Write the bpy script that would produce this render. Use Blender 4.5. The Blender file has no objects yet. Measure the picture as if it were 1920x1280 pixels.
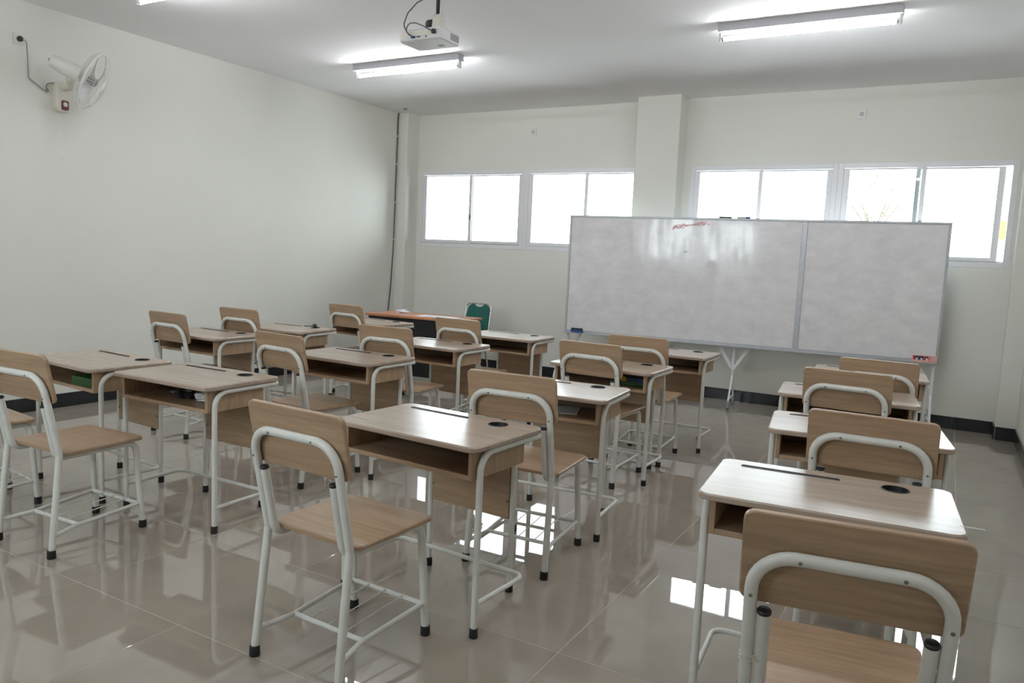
import bpy, bmesh, math, random
from mathutils import Vector, Matrix

random.seed(7)
R = math.radians
scene = bpy.context.scene
COL = scene.collection

# ------------------------------------------------------------------ camera, world, exposure
cam_data = bpy.data.cameras.new('camera')
cam = bpy.data.objects.new('camera', cam_data)
COL.objects.link(cam)
FPX, YAW, PITCH, ROLL, CAM_H = 1427.71, R(29.6675), R(6.2590), R(2.6158), 1.4414
fwd = Vector((-math.sin(YAW) * math.cos(PITCH), math.cos(YAW) * math.cos(PITCH), -math.sin(PITCH)))
rgt = Vector((math.cos(YAW), math.sin(YAW), 0))
up = rgt.cross(fwd)
rgt, up = rgt * math.cos(ROLL) + up * math.sin(ROLL), -rgt * math.sin(ROLL) + up * math.cos(ROLL)
cam.matrix_world = Matrix(((rgt.x, up.x, -fwd.x, 0), (rgt.y, up.y, -fwd.y, 0), (rgt.z, up.z, -fwd.z, CAM_H), (0, 0, 0, 1)))
cam_data.sensor_width = 36.0
cam_data.lens = FPX / 1920.0 * 36.0
cam_data.clip_start = 0.02
scene.camera = cam

world = bpy.data.worlds.new('world')
scene.world = world
world.use_nodes = True
bg = world.node_tree.nodes['Background']
bg.inputs['Color'].default_value = (0.90, 0.96, 1.0, 1)      # an even, overcast white sky
bg.inputs['Strength'].default_value = 7.6
TUBE_STRENGTH = 46.0
# sampling portals filling the three window openings: they emit nothing and cast nothing,
# they only tell Cycles where daylight comes in
for (px0, px1, pz0, pz1, py_, prx) in ((-6.295, -3.02, 1.545, 2.535, 8.52, -90), (-2.60, 0.445, 1.545, 2.535, 8.52, -90), (-4.60, -1.95, 1.50, 2.60, -1.75, 90)):
    pd = bpy.data.lights.new('daylight_portal', 'AREA')
    pd.shape = 'RECTANGLE'
    pd.size, pd.size_y = px1 - px0, pz1 - pz0
    pd.cycles.is_portal = True
    po = bpy.data.objects.new('daylight_portal', pd)
    COL.objects.link(po)
    po.location = ((px0 + px1) / 2, py_, (pz0 + pz1) / 2)
    po.rotation_euler = (R(prx), 0, 0)

scene.view_settings.view_transform = 'Standard'
scene.view_settings.look = 'None'
scene.view_settings.gamma = 1.0
scene.view_settings.use_curve_mapping = False
scene.view_settings.exposure = 0.70
scene.cycles.use_denoising = True
scene.cycles.max_bounces = 7
scene.cycles.diffuse_bounces = 4
scene.cycles.glossy_bounces = 3
scene.cycles.sample_clamp_indirect = 4.0
scene.cycles.caustics_reflective = False
scene.cycles.caustics_refractive = False
scene.cycles.use_adaptive_sampling = False


# ------------------------------------------------------------------ materials
def new_mat(name):
    m = bpy.data.materials.new(name)
    m.use_nodes = True
    nt = m.node_tree
    return m, nt, nt.nodes['Principled BSDF']


def plain(name, col, rough=0.5, metal=0.0, spec=0.5, var=0.0, scale=8.0, bump=0.0, bscale=60.0, coat=0.0):
    m, nt, b = new_mat(name)
    b.inputs['Base Color'].default_value = (*col, 1)
    b.inputs['Roughness'].default_value = rough
    b.inputs['Metallic'].default_value = metal
    b.inputs['Specular IOR Level'].default_value = spec
    b.inputs['Coat Weight'].default_value = coat
    tc = nt.nodes.new('ShaderNodeTexCoord')
    if var:
        n = nt.nodes.new('ShaderNodeTexNoise')
        n.inputs['Scale'].default_value = scale
        n.inputs['Detail'].default_value = 5
        nt.links.new(tc.outputs['Object'], n.inputs['Vector'])
        r = nt.nodes.new('ShaderNodeValToRGB')
        r.color_ramp.elements[0].position = 0.3
        r.color_ramp.elements[1].position = 0.7
        r.color_ramp.elements[0].color = (*[c * (1 - var) for c in col], 1)
        r.color_ramp.elements[1].color = (*[min(1, c * (1 + var)) for c in col], 1)
        nt.links.new(n.outputs['Fac'], r.inputs['Fac'])
        nt.links.new(r.outputs['Color'], b.inputs['Base Color'])
    if bump:
        n = nt.nodes.new('ShaderNodeTexNoise')
        n.inputs['Scale'].default_value = bscale
        n.inputs['Detail'].default_value = 3
        nt.links.new(tc.outputs['Object'], n.inputs['Vector'])
        bp = nt.nodes.new('ShaderNodeBump')
        bp.inputs['Strength'].default_value = bump
        bp.inputs['Distance'].default_value = 0.002
        nt.links.new(n.outputs['Fac'], bp.inputs['Height'])
        nt.links.new(bp.outputs['Normal'], b.inputs['Normal'])
    return m


def wood(name, scl, dark, light, rough=0.38):
    """laminate with long grain streaks; scl stretches the noise (small = along the grain)"""
    m, nt, b = new_mat(name)
    tc = nt.nodes.new('ShaderNodeTexCoord')
    inf = nt.nodes.new('ShaderNodeObjectInfo')
    add = nt.nodes.new('ShaderNodeVectorMath'); add.operation = 'MULTIPLY_ADD'
    comb = nt.nodes.new('ShaderNodeCombineXYZ')
    for k in range(3):
        nt.links.new(inf.outputs['Random'], comb.inputs[k])
    nt.links.new(comb.outputs[0], add.inputs[0])
    add.inputs[1].default_value = (9.7, 5.3, 7.1)
    nt.links.new(tc.outputs['Object'], add.inputs[2])
    mp = nt.nodes.new('ShaderNodeMapping')
    mp.inputs['Scale'].default_value = scl
    nt.links.new(add.outputs[0], mp.inputs['Vector'])
    n1 = nt.nodes.new('ShaderNodeTexNoise')
    n1.inputs['Scale'].default_value = 1.0; n1.inputs['Detail'].default_value = 6; n1.inputs['Roughness'].default_value = 0.62
    n1.inputs['Distortion'].default_value = 0.35
    nt.links.new(mp.outputs[0], n1.inputs['Vector'])
    mp2 = nt.nodes.new('ShaderNodeMapping')
    mp2.inputs['Scale'].default_value = tuple(s * 5 for s in scl)
    nt.links.new(add.outputs[0], mp2.inputs['Vector'])
    n2 = nt.nodes.new('ShaderNodeTexNoise')
    n2.inputs['Scale'].default_value = 1.0; n2.inputs['Detail'].default_value = 4
    nt.links.new(mp2.outputs[0], n2.inputs['Vector'])
    mix = nt.nodes.new('ShaderNodeMath'); mix.operation = 'MULTIPLY_ADD'
    nt.links.new(n2.outputs['Fac'], mix.inputs[0]); mix.inputs[1].default_value = 0.35
    sc2 = nt.nodes.new('ShaderNodeMath'); sc2.operation = 'MULTIPLY'
    nt.links.new(n1.outputs['Fac'], sc2.inputs[0]); sc2.inputs[1].default_value = 0.65
    nt.links.new(sc2.outputs[0], mix.inputs[2])
    r = nt.nodes.new('ShaderNodeValToRGB')
    r.color_ramp.elements[0].position = 0.36; r.color_ramp.elements[0].color = (*dark, 1)
    r.color_ramp.elements[1].position = 0.64; r.color_ramp.elements[1].color = (*light, 1)
    nt.links.new(mix.outputs[0], r.inputs['Fac'])
    nt.links.new(r.outputs['Color'], b.inputs['Base Color'])
    b.inputs['Roughness'].default_value = rough
    bp = nt.nodes.new('ShaderNodeBump'); bp.inputs['Strength'].default_value = 0.08; bp.inputs['Distance'].default_value = 0.001
    nt.links.new(n2.outputs['Fac'], bp.inputs['Height'])
    nt.links.new(bp.outputs['Normal'], b.inputs['Normal'])
    return m


WD, WL = (0.325, 0.218, 0.135), (0.47, 0.330, 0.213)
M = {}
M['wood_x'] = wood('oak_laminate_lengthwise', (1.6, 26, 26), WD, WL, 0.36)
M['wood_top'] = wood('oak_laminate_desktop', (1.6, 26, 26), (0.37, 0.285, 0.225), (0.48, 0.388, 0.315), 0.24)
M['wood_z'] = wood('oak_laminate_upright', (26, 26, 1.6), WD, WL, 0.42)
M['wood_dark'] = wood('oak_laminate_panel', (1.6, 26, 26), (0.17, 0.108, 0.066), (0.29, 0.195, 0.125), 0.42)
M['tube'] = plain('white_enamel_tube', (0.74, 0.74, 0.70), 0.32, var=0.05, scale=14)
M['rubber'] = plain('black_rubber', (0.012, 0.012, 0.013), 0.6)
M['black_plastic'] = plain('black_plastic', (0.02, 0.02, 0.021), 0.42)
M['rivet'] = plain('dull_steel_rivet', (0.25, 0.25, 0.24), 0.4, metal=0.7)
M['wall'] = plain('cream_wall_paint', (0.785, 0.780, 0.722), 0.75, spec=0.25, var=0.015, scale=1.5, bump=0.05, bscale=90)
M['ceiling'] = plain('white_ceiling_paint', (0.92, 0.91, 0.92), 0.85, spec=0.2, var=0.012, scale=1.2)
M['base'] = plain('black_skirting_tile', (0.018, 0.020, 0.023), 0.22, var=0.2, scale=9)
M['grout'] = plain('pale_grout', (0.62, 0.57, 0.50), 0.7)
M['pvc'] = plain('white_window_pvc', (0.80, 0.80, 0.82), 0.35)
M['alu'] = plain('brushed_aluminium', (0.50, 0.51, 0.54), 0.42, metal=0.6, var=0.08, scale=25)
M['white_plastic'] = plain('white_plastic', (0.78, 0.77, 0.73), 0.4)
M['cream_plastic'] = plain('cream_plastic', (0.76, 0.72, 0.62), 0.4)
M['grey_plastic'] = plain('grey_plastic', (0.28, 0.28, 0.28), 0.5)
M['white_metal'] = plain('white_powder_coat', (0.78, 0.78, 0.79), 0.4)
M['lamp_metal'] = plain('grey_white_lamp_housing', (0.50, 0.50, 0.53), 0.45)
M['cable'] = plain('dark_grey_cable', (0.09, 0.09, 0.088), 0.5)
M['green_vinyl'] = plain('teal_green_vinyl', (0.006, 0.115, 0.095), 0.42, var=0.12, scale=20)
M['chrome'] = plain('chrome_tube', (0.75, 0.75, 0.76), 0.2, metal=0.9)
M['orange_wood'] = wood('cherry_laminate', (1.4, 22, 22), (0.42, 0.165, 0.075), (0.60, 0.27, 0.14), 0.3)
M['black_panel'] = plain('black_laminate', (0.012, 0.013, 0.018), 0.5)
M['paper'] = plain('white_paper', (0.82, 0.83, 0.86), 0.7)
M['green_book'] = plain('green_book_cover', (0.018, 0.085, 0.02), 0.5)
M['blue'] = plain('blue_plastic', (0.015, 0.06, 0.25), 0.45)
M['red'] = plain('red_plastic', (0.45, 0.02, 0.03), 0.45)
M['pink'] = plain('pink_card', (0.75, 0.42, 0.38), 0.5)
M['yellow'] = plain('yellow_print', (0.55, 0.38, 0.03), 0.5)
M['red_ink'] = plain('red_marker_ink', (0.62, 0.17, 0.20), 0.6)
M['grey_ink'] = plain('grey_marker_ink', (0.12, 0.12, 0.13), 0.6)
M['outside_ground'] = plain('pale_paving_outside', (0.80, 0.80, 0.80), 0.9, var=0.05, scale=0.6)
M['bark'] = plain('brown_bark', (0.11, 0.07, 0.045), 0.9)
M['leaf'] = plain('tree_leaf', (0.13, 0.20, 0.10), 0.6)
M['orange_paint'] = plain('orange_paint', (0.45, 0.11, 0.02), 0.6)
M['fan_blade'] = plain('grey_translucent_blade', (0.60, 0.57, 0.57), 0.35)
M['maroon'] = plain('maroon_plastic', (0.14, 0.03, 0.05), 0.4)
M['fibre'] = plain('pale_string', (0.66, 0.62, 0.52), 0.8)


def floor_mat():
    m, nt, b = new_mat('polished_beige_porcelain')
    tc = nt.nodes.new('ShaderNodeTexCoord')
    inf = nt.nodes.new('ShaderNodeObjectInfo')
    comb = nt.nodes.new('ShaderNodeVectorMath'); comb.operation = 'SCALE'
    comb.inputs[0].default_value = (31, 17, 5)
    nt.links.new(inf.outputs['Random'], comb.inputs['Scale'])
    add = nt.nodes.new('ShaderNodeVectorMath')
    nt.links.new(tc.outputs['Object'], add.inputs[0]); nt.links.new(comb.outputs[0], add.inputs[1])
    n = nt.nodes.new('ShaderNodeTexNoise'); n.inputs['Scale'].default_value = 5; n.inputs['Detail'].default_value = 8
    nt.links.new(add.outputs[0], n.inputs['Vector'])
    r = nt.nodes.new('ShaderNodeValToRGB')
    r.color_ramp.elements[0].position = 0.3; r.color_ramp.elements[0].color = (0.335, 0.288, 0.242, 1)
    r.color_ramp.elements[1].position = 0.7; r.color_ramp.elements[1].color = (0.375, 0.327, 0.276, 1)
    nt.links.new(n.outputs['Fac'], r.inputs['Fac'])
    nt.links.new(r.outputs['Color'], b.inputs['Base Color'])
    b.inputs['Roughness'].default_value = 0.008
    b.inputs['IOR'].default_value = 1.85
    return m


M['tile'] = floor_mat()


def board_mat():
    m, nt, b = new_mat('smudged_whiteboard_enamel')
    tc = nt.nodes.new('ShaderNodeTexCoord')
    mp = nt.nodes.new('ShaderNodeMapping'); mp.inputs['Scale'].default_value = (2.2, 1, 3.5)
    nt.links.new(tc.outputs['Object'], mp.inputs['Vector'])
    n = nt.nodes.new('ShaderNodeTexNoise'); n.inputs['Scale'].default_value = 2.2; n.inputs['Detail'].default_value = 9; n.inputs['Roughness'].default_value = 0.7
    nt.links.new(mp.outputs[0], n.inputs['Vector'])
    r = nt.nodes.new('ShaderNodeValToRGB')
    r.color_ramp.elements[0].position = 0.30; r.color_ramp.elements[0].color = (0.72, 0.70, 0.715, 1)
    r.color_ramp.elements[1].position = 0.68; r.color_ramp.elements[1].color = (0.87, 0.85, 0.865, 1)
    nt.links.new(n.outputs['Fac'], r.inputs['Fac'])
    nt.links.new(r.outputs['Color'], b.inputs['Base Color'])
    mp2 = nt.nodes.new('ShaderNodeMapping'); mp2.inputs['Scale'].default_value = (5, 1, 1.2)
    nt.links.new(tc.outputs['Object'], mp2.inputs['Vector'])
    n2 = nt.nodes.new('ShaderNodeTexNoise'); n2.inputs['Scale'].default_value = 1.5; n2.inputs['Detail'].default_value = 4
    nt.links.new(mp2.outputs[0], n2.inputs['Vector'])
    r2 = nt.nodes.new('ShaderNodeValToRGB')
    r2.color_ramp.elements[0].position = 0.40; r2.color_ramp.elements[0].color = (0.035, 0.035, 0.035, 1)
    r2.color_ramp.elements[1].position = 0.62; r2.color_ramp.elements[1].color = (0.24, 0.24, 0.24, 1)
    nt.links.new(n2.outputs['Fac'], r2.inputs['Fac'])
    nt.links.new(r2.outputs['Color'], b.inputs['Roughness'])
    return m


M['board'] = board_mat()


def glass_mat():
    m = bpy.data.materials.new('clear_window_glass')
    m.use_nodes = True
    nt = m.node_tree
    nt.nodes.clear()
    out = nt.nodes.new('ShaderNodeOutputMaterial')
    mix = nt.nodes.new('ShaderNodeMixShader')
    tr = nt.nodes.new('ShaderNodeBsdfTransparent'); tr.inputs['Color'].default_value = (0.93, 0.96, 0.96, 1)
    gl = nt.nodes.new('ShaderNodeBsdfGlossy'); gl.inputs['Roughness'].default_value = 0.02
    fr = nt.nodes.new('ShaderNodeFresnel'); fr.inputs['IOR'].default_value = 1.45
    nt.links.new(fr.outputs[0], mix.inputs[0]); nt.links.new(tr.outputs[0], mix.inputs[1]); nt.links.new(gl.outputs[0], mix.inputs[2])
    nt.links.new(mix.outputs[0], out.inputs[0])
    return m


M['glass'] = glass_mat()


def tape_mat():
    m = bpy.data.materials.new('clear_tape')
    m.use_nodes = True
    nt = m.node_tree
    b = nt.nodes['Principled BSDF']
    b.inputs['Base Color'].default_value = (0.85, 0.85, 0.84, 1)
    b.inputs['Roughness'].default_value = 0.3
    b.inputs['Alpha'].default_value = 0.16
    return m


M['tape'] = tape_mat()


def tube_light_mat():
    m = bpy.data.materials.new('lit_fluorescent_tube')
    m.use_nodes = True
    nt = m.node_tree
    nt.nodes.clear()
    out = nt.nodes.new('ShaderNodeOutputMaterial')
    e = nt.nodes.new('ShaderNodeEmission')
    e.inputs['Color'].default_value = (0.95, 0.97, 1.0, 1)
    e.inputs['Strength'].default_value = TUBE_STRENGTH
    nt.links.new(e.outputs[0], out.inputs[0])
    return m


M['lit_tube'] = tube_light_mat()


# ------------------------------------------------------------------ mesh helpers
class MB:
    def __init__(self):
        self.v, self.f = [], []

    def add(self, verts, faces):
        o = len(self.v)
        self.v += [tuple(p) for p in verts]
        self.f += [tuple(i + o for i in f) for f in faces]
        return self

    def box(self, x0, x1, y0, y1, z0, z1):
        vs = [(x, y, z) for z in (z0, z1) for y in (y0, y1) for x in (x0, x1)]
        return self.add(vs, [(0, 2, 3, 1), (4, 5, 7, 6), (0, 1, 5, 4), (2, 6, 7, 3), (0, 4, 6, 2), (1, 3, 7, 5)])

    def bbox(self, x0, x1, y0, y1, z0, z1, b=0.003):
        """box with chamfered edges"""
        bm = bmesh.new()
        bmesh.ops.create_cube(bm, size=1)
        for v in bm.verts:
            v.co = Vector(((x0 + x1) / 2 + v.co.x * (x1 - x0), (y0 + y1) / 2 + v.co.y * (y1 - y0), (z0 + z1) / 2 + v.co.z * (z1 - z0)))
        bmesh.ops.bevel(bm, geom=list(bm.edges), offset=b, segments=1, affect='EDGES')
        bm.verts.index_update()
        self.add([v.co[:] for v in bm.verts], [[v.index for v in f.verts] for f in bm.faces])
        bm.free()
        return self

    def prism(self, outline, levels):
        """outline: 2-D ccw points -> loops at levels [(offset, z)], capped; offset shrinks inward"""
        n = len(outline)
        cx = sum(p[0] for p in outline) / n
        cy = sum(p[1] for p in outline) / n
        vs = []
        for off, z in levels:
            for k, p in enumerate(outline):
                a, c = outline[k - 1], outline[(k + 1) % n]
                t = Vector((c[0] - a[0], c[1] - a[1]))
                t.normalize()
                nrm = Vector((t.y, -t.x))
                vs.append((p[0] - nrm.x * off, p[1] - nrm.y * off, z))
        fs = []
        for l in range(len(levels) - 1):
            for k in range(n):
                a, b = l * n + k, l * n + (k + 1) % n
                fs.append((a, b, b + n, a + n))
        fs.append(tuple(reversed(range(n))))
        fs.append(tuple(range((len(levels) - 1) * n, len(levels) * n)))
        return self.add(vs, fs)

    def tube(self, pts, r, seg=10, fillet=0.0, fseg=5, caps=True):
        P = [Vector(p) for p in pts]
        fl = fillet if isinstance(fillet, (list, tuple)) else [fillet] * len(P)
        Q = []
        for i, p in enumerate(P):
            if 0 < i < len(P) - 1 and fl[i] > 0:
                a = (P[i - 1] - p); b = (P[i + 1] - p)
                la, lb = a.length, b.length
                a.normalize(); b.normalize()
                ang = a.angle(b)
                d = min(fl[i] / max(math.tan(ang / 2), 1e-4), la * 0.98, lb * 0.98)
                s, e = p + a * d, p + b * d
                for k in range(fseg + 1):
                    t = k / fseg
                    # circular-ish blend with a rational quadratic curve
                    w = math.sin(ang / 2)
                    den = (1 - t) ** 2 + 2 * t * (1 - t) * w + t * t
                    Q.append((s * (1 - t) ** 2 + p * (2 * t * (1 - t) * w) + e * t * t) / den)
            else:
                Q.append(p)
        tang = []
        for i in range(len(Q)):
            t = (Q[min(i + 1, len(Q) - 1)] - Q[max(i - 1, 0)])
            tang.append(t.normalized())
        nrm = tang[0].orthogonal().normalized()
        vs = []
        for i, q in enumerate(Q):
            if i:
                nrm = (nrm - tang[i] * nrm.dot(tang[i])).normalized()
            bn = tang[i].cross(nrm)
            for k in range(seg):
                a = 2 * math.pi * k / seg
                vs.append(q + nrm * (r * math.cos(a)) + bn * (r * math.sin(a)))
        fs = []
        for i in range(len(Q) - 1):
            for k in range(seg):
                a, b = i * seg + k, i * seg + (k + 1) % seg
                fs.append((a, b, b + seg, a + seg))
        if caps:
            fs.append(tuple(reversed(range(seg))))
            fs.append(tuple(range((len(Q) - 1) * seg, len(Q) * seg)))
        return self.add(vs, fs)

    def lathe(self, prof, seg=16, mat=None, closed=False):
        """profile [(r, z)] about z, then the optional matrix"""
        vs, fs = [], []
        for r, z in prof:
            for k in range(seg):
                a = 2 * math.pi * k / seg
                vs.append(Vector((r * math.cos(a), r * math.sin(a), z)))
        for i in range(len(prof) - 1):
            for k in range(seg):
                a, b = i * seg + k, i * seg + (k + 1) % seg
                fs.append((a, b, b + seg, a + seg))
        if not closed:
            fs.append(tuple(reversed(range(seg))))
            fs.append(tuple(range((len(prof) - 1) * seg, len(prof) * seg)))
        if mat is not None:
            vs = [mat @ v for v in vs]
        return self.add(vs, fs)

    def torus(self, R0, r, mat=None, seg=40, ms=6):
        vs, fs = [], []
        for i in range(seg):
            a = 2 * math.pi * i / seg
            for k in range(ms):
                b = 2 * math.pi * k / ms
                vs.append(Vector(((R0 + r * math.cos(b)) * math.cos(a), (R0 + r * math.cos(b)) * math.sin(a), r * math.sin(b))))
        for i in range(seg):
            for k in range(ms):
                fs.append((i * ms + k, ((i + 1) % seg) * ms + k, ((i + 1) % seg) * ms + (k + 1) % ms, i * ms + (k + 1) % ms))
        if mat is not None:
            vs = [mat @ v for v in vs]
        return self.add(vs, fs)

    def mesh(self, name, mat, smooth=False):
        me = bpy.data.meshes.new(name)
        me.from_pydata(self.v, [], self.f)
        bm = bmesh.new()
        bm.from_mesh(me)
        bmesh.ops.recalc_face_normals(bm, faces=bm.faces)
        bm.to_mesh(me)
        bm.free()
        me.materials.append(M[mat])
        if smooth:
            for p in me.polygons:
                p.use_smooth = len(p.vertices) <= 4
            try:
                me.set_sharp_from_angle(angle=R(40))
            except Exception:
                pass
        me.update()
        return me

    def build(self, name, mat, parent=None, smooth=False, loc=None):
        o = bpy.data.objects.new(name, self.mesh(name, mat, smooth))
        COL.objects.link(o)
        if parent is not None:
            o.parent = parent
        if loc is not None:
            o.location = loc
        return o


def rrect(x0, x1, y0, y1, r, n=5):
    pts = []
    for cx, cy, a0 in ((x1 - r, y0 + r, -90), (x1 - r, y1 - r, 0), (x0 + r, y1 - r, 90), (x0 + r, y0 + r, 180)):
        for k in range(n + 1):
            a = R(a0 + 90 * k / n)
            pts.append((cx + r * math.cos(a), cy + r * math.sin(a)))
    return pts


def circle(cx, cy, r, n=24):
    return [(cx + r * math.cos(2 * math.pi * k / n), cy + r * math.sin(2 * math.pi * k / n)) for k in range(n)]


def tag(o, label=None, cat=None, group=None, kind=None):
    if label: o['label'] = label
    if cat: o['category'] = cat
    if group: o['group'] = group
    if kind: o['kind'] = kind
    return o


def thing(name, label, cat, loc=(0, 0, 0), rz=0.0, group=None):
    o = bpy.data.objects.new(name, None)
    COL.objects.link(o)
    o.empty_display_size = 0.1
    o.location = loc
    o.rotation_euler = (0, 0, rz)
    return tag(o, label, cat, group)


def copy_tree(o, parent=None):
    c = o.copy()
    COL.objects.link(c)
    c.parent = parent
    for ch in list(o.children):
        copy_tree(ch, c)
    return c


def structure(o):
    o['kind'] = 'structure'
    return o


# ------------------------------------------------------------------ the room
XL, XR, YB, YF, ZC = -6.489, 0.63, 8.368, -1.6, 3.261
WT = 0.16

# floor: a screed with each porcelain tile laid on it as its own piece
floor = structure(MB().box(XL - WT, XR + WT, YF - WT, YB + WT, -0.12, -0.0010).build('floor', 'grout'))
TS, TX0, TY0, GAP = 0.645, -3.067, 1.79, 0.0030


def tile_mesh(w, d):
    return MB().prism([(-w / 2, -d / 2), (w / 2, -d / 2), (w / 2, d / 2), (-w / 2, d / 2)],
                      [(0, -0.0012), (0, -0.0004), (0.0006, 0.0)]).mesh('tile', 'tile')


tile_cache = {}
i0 = math.floor((XL - TX0) / TS); i1 = math.ceil((XR - TX0) / TS)
j0 = math.floor((YF - TY0) / TS); j1 = math.ceil((YB - TY0) / TS)
for i in range(i0, i1):
    for j in range(j0, j1):
        x0, x1 = max(XL, TX0 + i * TS), min(XR, TX0 + (i + 1) * TS)
        y0, y1 = max(YF, TY0 + j * TS), min(YB, TY0 + (j + 1) * TS)
        if x1 - x0 < 0.03 or y1 - y0 < 0.03:
            continue
        key = (round(x1 - x0 - GAP, 3), round(y1 - y0 - GAP, 3))
        if key not in tile_cache:
            tile_cache[key] = tile_mesh(*key)
        t = bpy.data.objects.new('tile', tile_cache[key])
        COL.objects.link(t)
        t.parent = floor
        t.location = ((x0 + x1) / 2, (y0 + y1) / 2, 0)

structure(MB().box(XL - WT, XR + WT, YF - WT, YB + WT, ZC, ZC + 0.15).build('ceiling', 'ceiling'))
structure(MB().box(XL - WT, XL, YF - WT, YB + WT, -0.012, ZC).build('wall_left', 'wall'))
structure(MB().box(XR, XR + WT, YF - WT, YB + WT, -0.012, ZC).build('wall_right', 'wall'))

# back wall with two long openings
WZ0, WZ1 = 1.545, 2.535
OPEN = [(-6.295, -3.02), (-2.60, 0.445)]
wb = MB()
wb.box(XL, XR, YB, YB + WT, -0.012, WZ0).box(XL, XR, YB, YB + WT, WZ1, ZC)
wb.box(XL, OPEN[0][0], YB, YB + WT, WZ0, WZ1).box(OPEN[0][1], OPEN[1][0], YB, YB + WT, WZ0, WZ1).box(OPEN[1][1], XR, YB, YB + WT, WZ0, WZ1)
wall_back = structure(wb.build('wall_back', 'wall'))
PY = 8.115
for x0, x1 in ((XL, -6.335), (-3.165, -2.675), (0.468, XR)):
    MB().bbox(x0, x1, PY, YB + 0.01, -0.012, ZC, 0.004).build('pilaster', 'wall', wall_back)

# wall behind the camera: a run of windows and a door
FOPEN = (-4.60, -1.95)
wf = MB()
wf.box(XL, FOPEN[0], YF - WT, YF, -0.012, ZC).box(FOPEN[1], XR, YF - WT, YF, -0.012, ZC)
wf.box(FOPEN[0], FOPEN[1], YF - WT, YF, -0.012, 1.50).box(FOPEN[0], FOPEN[1], YF - WT, YF, 2.60, ZC)
structure(wf.build('wall_front', 'wall'))


def window(idx, x0, x1, z0, z1, y, slid=0.0, sgn=1, latch=True):
    """two-sash sliding window; sgn=1 opens to the +y side of the wall face"""
    root = bpy.data.objects.new('window_%d' % idx, None)
    COL.objects.link(root)
    structure(root)
    root.location = ((x0 + x1) / 2, y, z0)
    w, h = x1 - x0, z1 - z0
    fw = 0.052

    def yy(a, b):
        return (a, b) if sgn > 0 else (-b, -a)
    f = MB()
    ya, yb = yy(-0.004, 0.09)
    for bx in ((-w / 2, -w / 2 + fw, 0, h), (w / 2 - fw, w / 2, 0, h), (-w / 2 + fw, w / 2 - fw, 0, fw), (-w / 2 + fw, w / 2 - fw, h - fw, h)):
        f.bbox(bx[0], bx[1], ya, yb, bx[2], bx[3], 0.004)
    f.build('frame', 'pvc', root)
    t = MB()
    ya, yb = yy(0.028, 0.034)
    t.box(-w / 2 + fw, w / 2 - fw, ya, yb, fw - 0.001, fw + 0.014).build('track', 'alu', root)
    sw = 0.046
    inner = w - 2 * fw
    half = inner / 2 + 0.02
    for s in (0, 1):
        a = -w / 2 + fw if s == 0 else w / 2 - fw - half - slid
        b = a + half
        ya, yb = yy(0.004, 0.027) if s == 0 else yy(0.036, 0.06)
        m = MB()
        l, r_ = (0.055, 0.040) if s == 0 else (0.040, 0.055)
        for bx in ((a, a + l, fw + 0.003, h - fw - 0.003), (b - r_, b, fw + 0.003, h - fw - 0.003),
                   (a + l, b - r_, fw + 0.003, fw + 0.045), (a + l, b - r_, h - fw - 0.018, h - fw - 0.003)):
            m.bbox(bx[0], bx[1], ya, yb, bx[2], bx[3], 0.003)
        so = m.build('sash', 'pvc', root)
        yc = (ya + yb) / 2
        MB().box(a + l - 0.006, b - r_ + 0.006, yc - 0.002, yc + 0.002, fw + 0.04, h - fw - 0.012).build('pane', 'glass', so)
        if s == 0 and latch:
            k = MB()
            zc = h * 0.40
            ya2, yb2 = yy(-0.006, 0.004)
            k.bbox(b - 0.032, b - 0.008, ya2, yb2, zc - 0.035, zc + 0.035, 0.003)
            ya2, yb2 = yy(-0.022, -0.005)
            k.bbox(b - 0.026, b + 0.010, ya2, yb2, zc - 0.010, zc + 0.012, 0.004)
            k.build('latch', 'grey_plastic', so)
    return root


window(1, -6.295, -4.682, WZ0, WZ1, YB)
window(2, -4.682, -3.02, WZ0, WZ1, YB)
window(3, -2.60, -1.085, WZ0, WZ1, YB)
window(4, -1.085, 0.445, WZ0, WZ1, YB, slid=0.05)
window(5, -4.60, -3.275, 1.50, 2.60, YF, sgn=-1)
window(6, -3.275, -1.95, 1.50, 2.60, YF, sgn=-1)

# door on the wall behind the camera
dr = bpy.data.objects.new('door_1', None); COL.objects.link(dr); structure(dr); dr.location = (-0.55, YF, 0)
m = MB()
for b_ in ((-0.53, -0.46, 0, 2.2), (0.46, 0.53, 0, 2.2), (-0.46, 0.46, 2.13, 2.2)):
    m.bbox(b_[0], b_[1], 0.0, 0.04, b_[2], b_[3], 0.004)
m.build('door_frame', 'white_metal', dr)
MB().bbox(-0.457, 0.457, 0.002, 0.03, 0.01, 2.127, 0.004).build('door_leaf', 'wood_z', dr)
MB().tube([(0.38, 0.03, 1.0), (0.38, 0.075, 1.0), (0.27, 0.075, 1.0)], 0.009, fillet=0.012).build('door_handle', 'chrome', dr, True)

# black tiled skirting, every tile its own piece
BH, BT = 0.118, 0.013
_bb = {}


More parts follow.
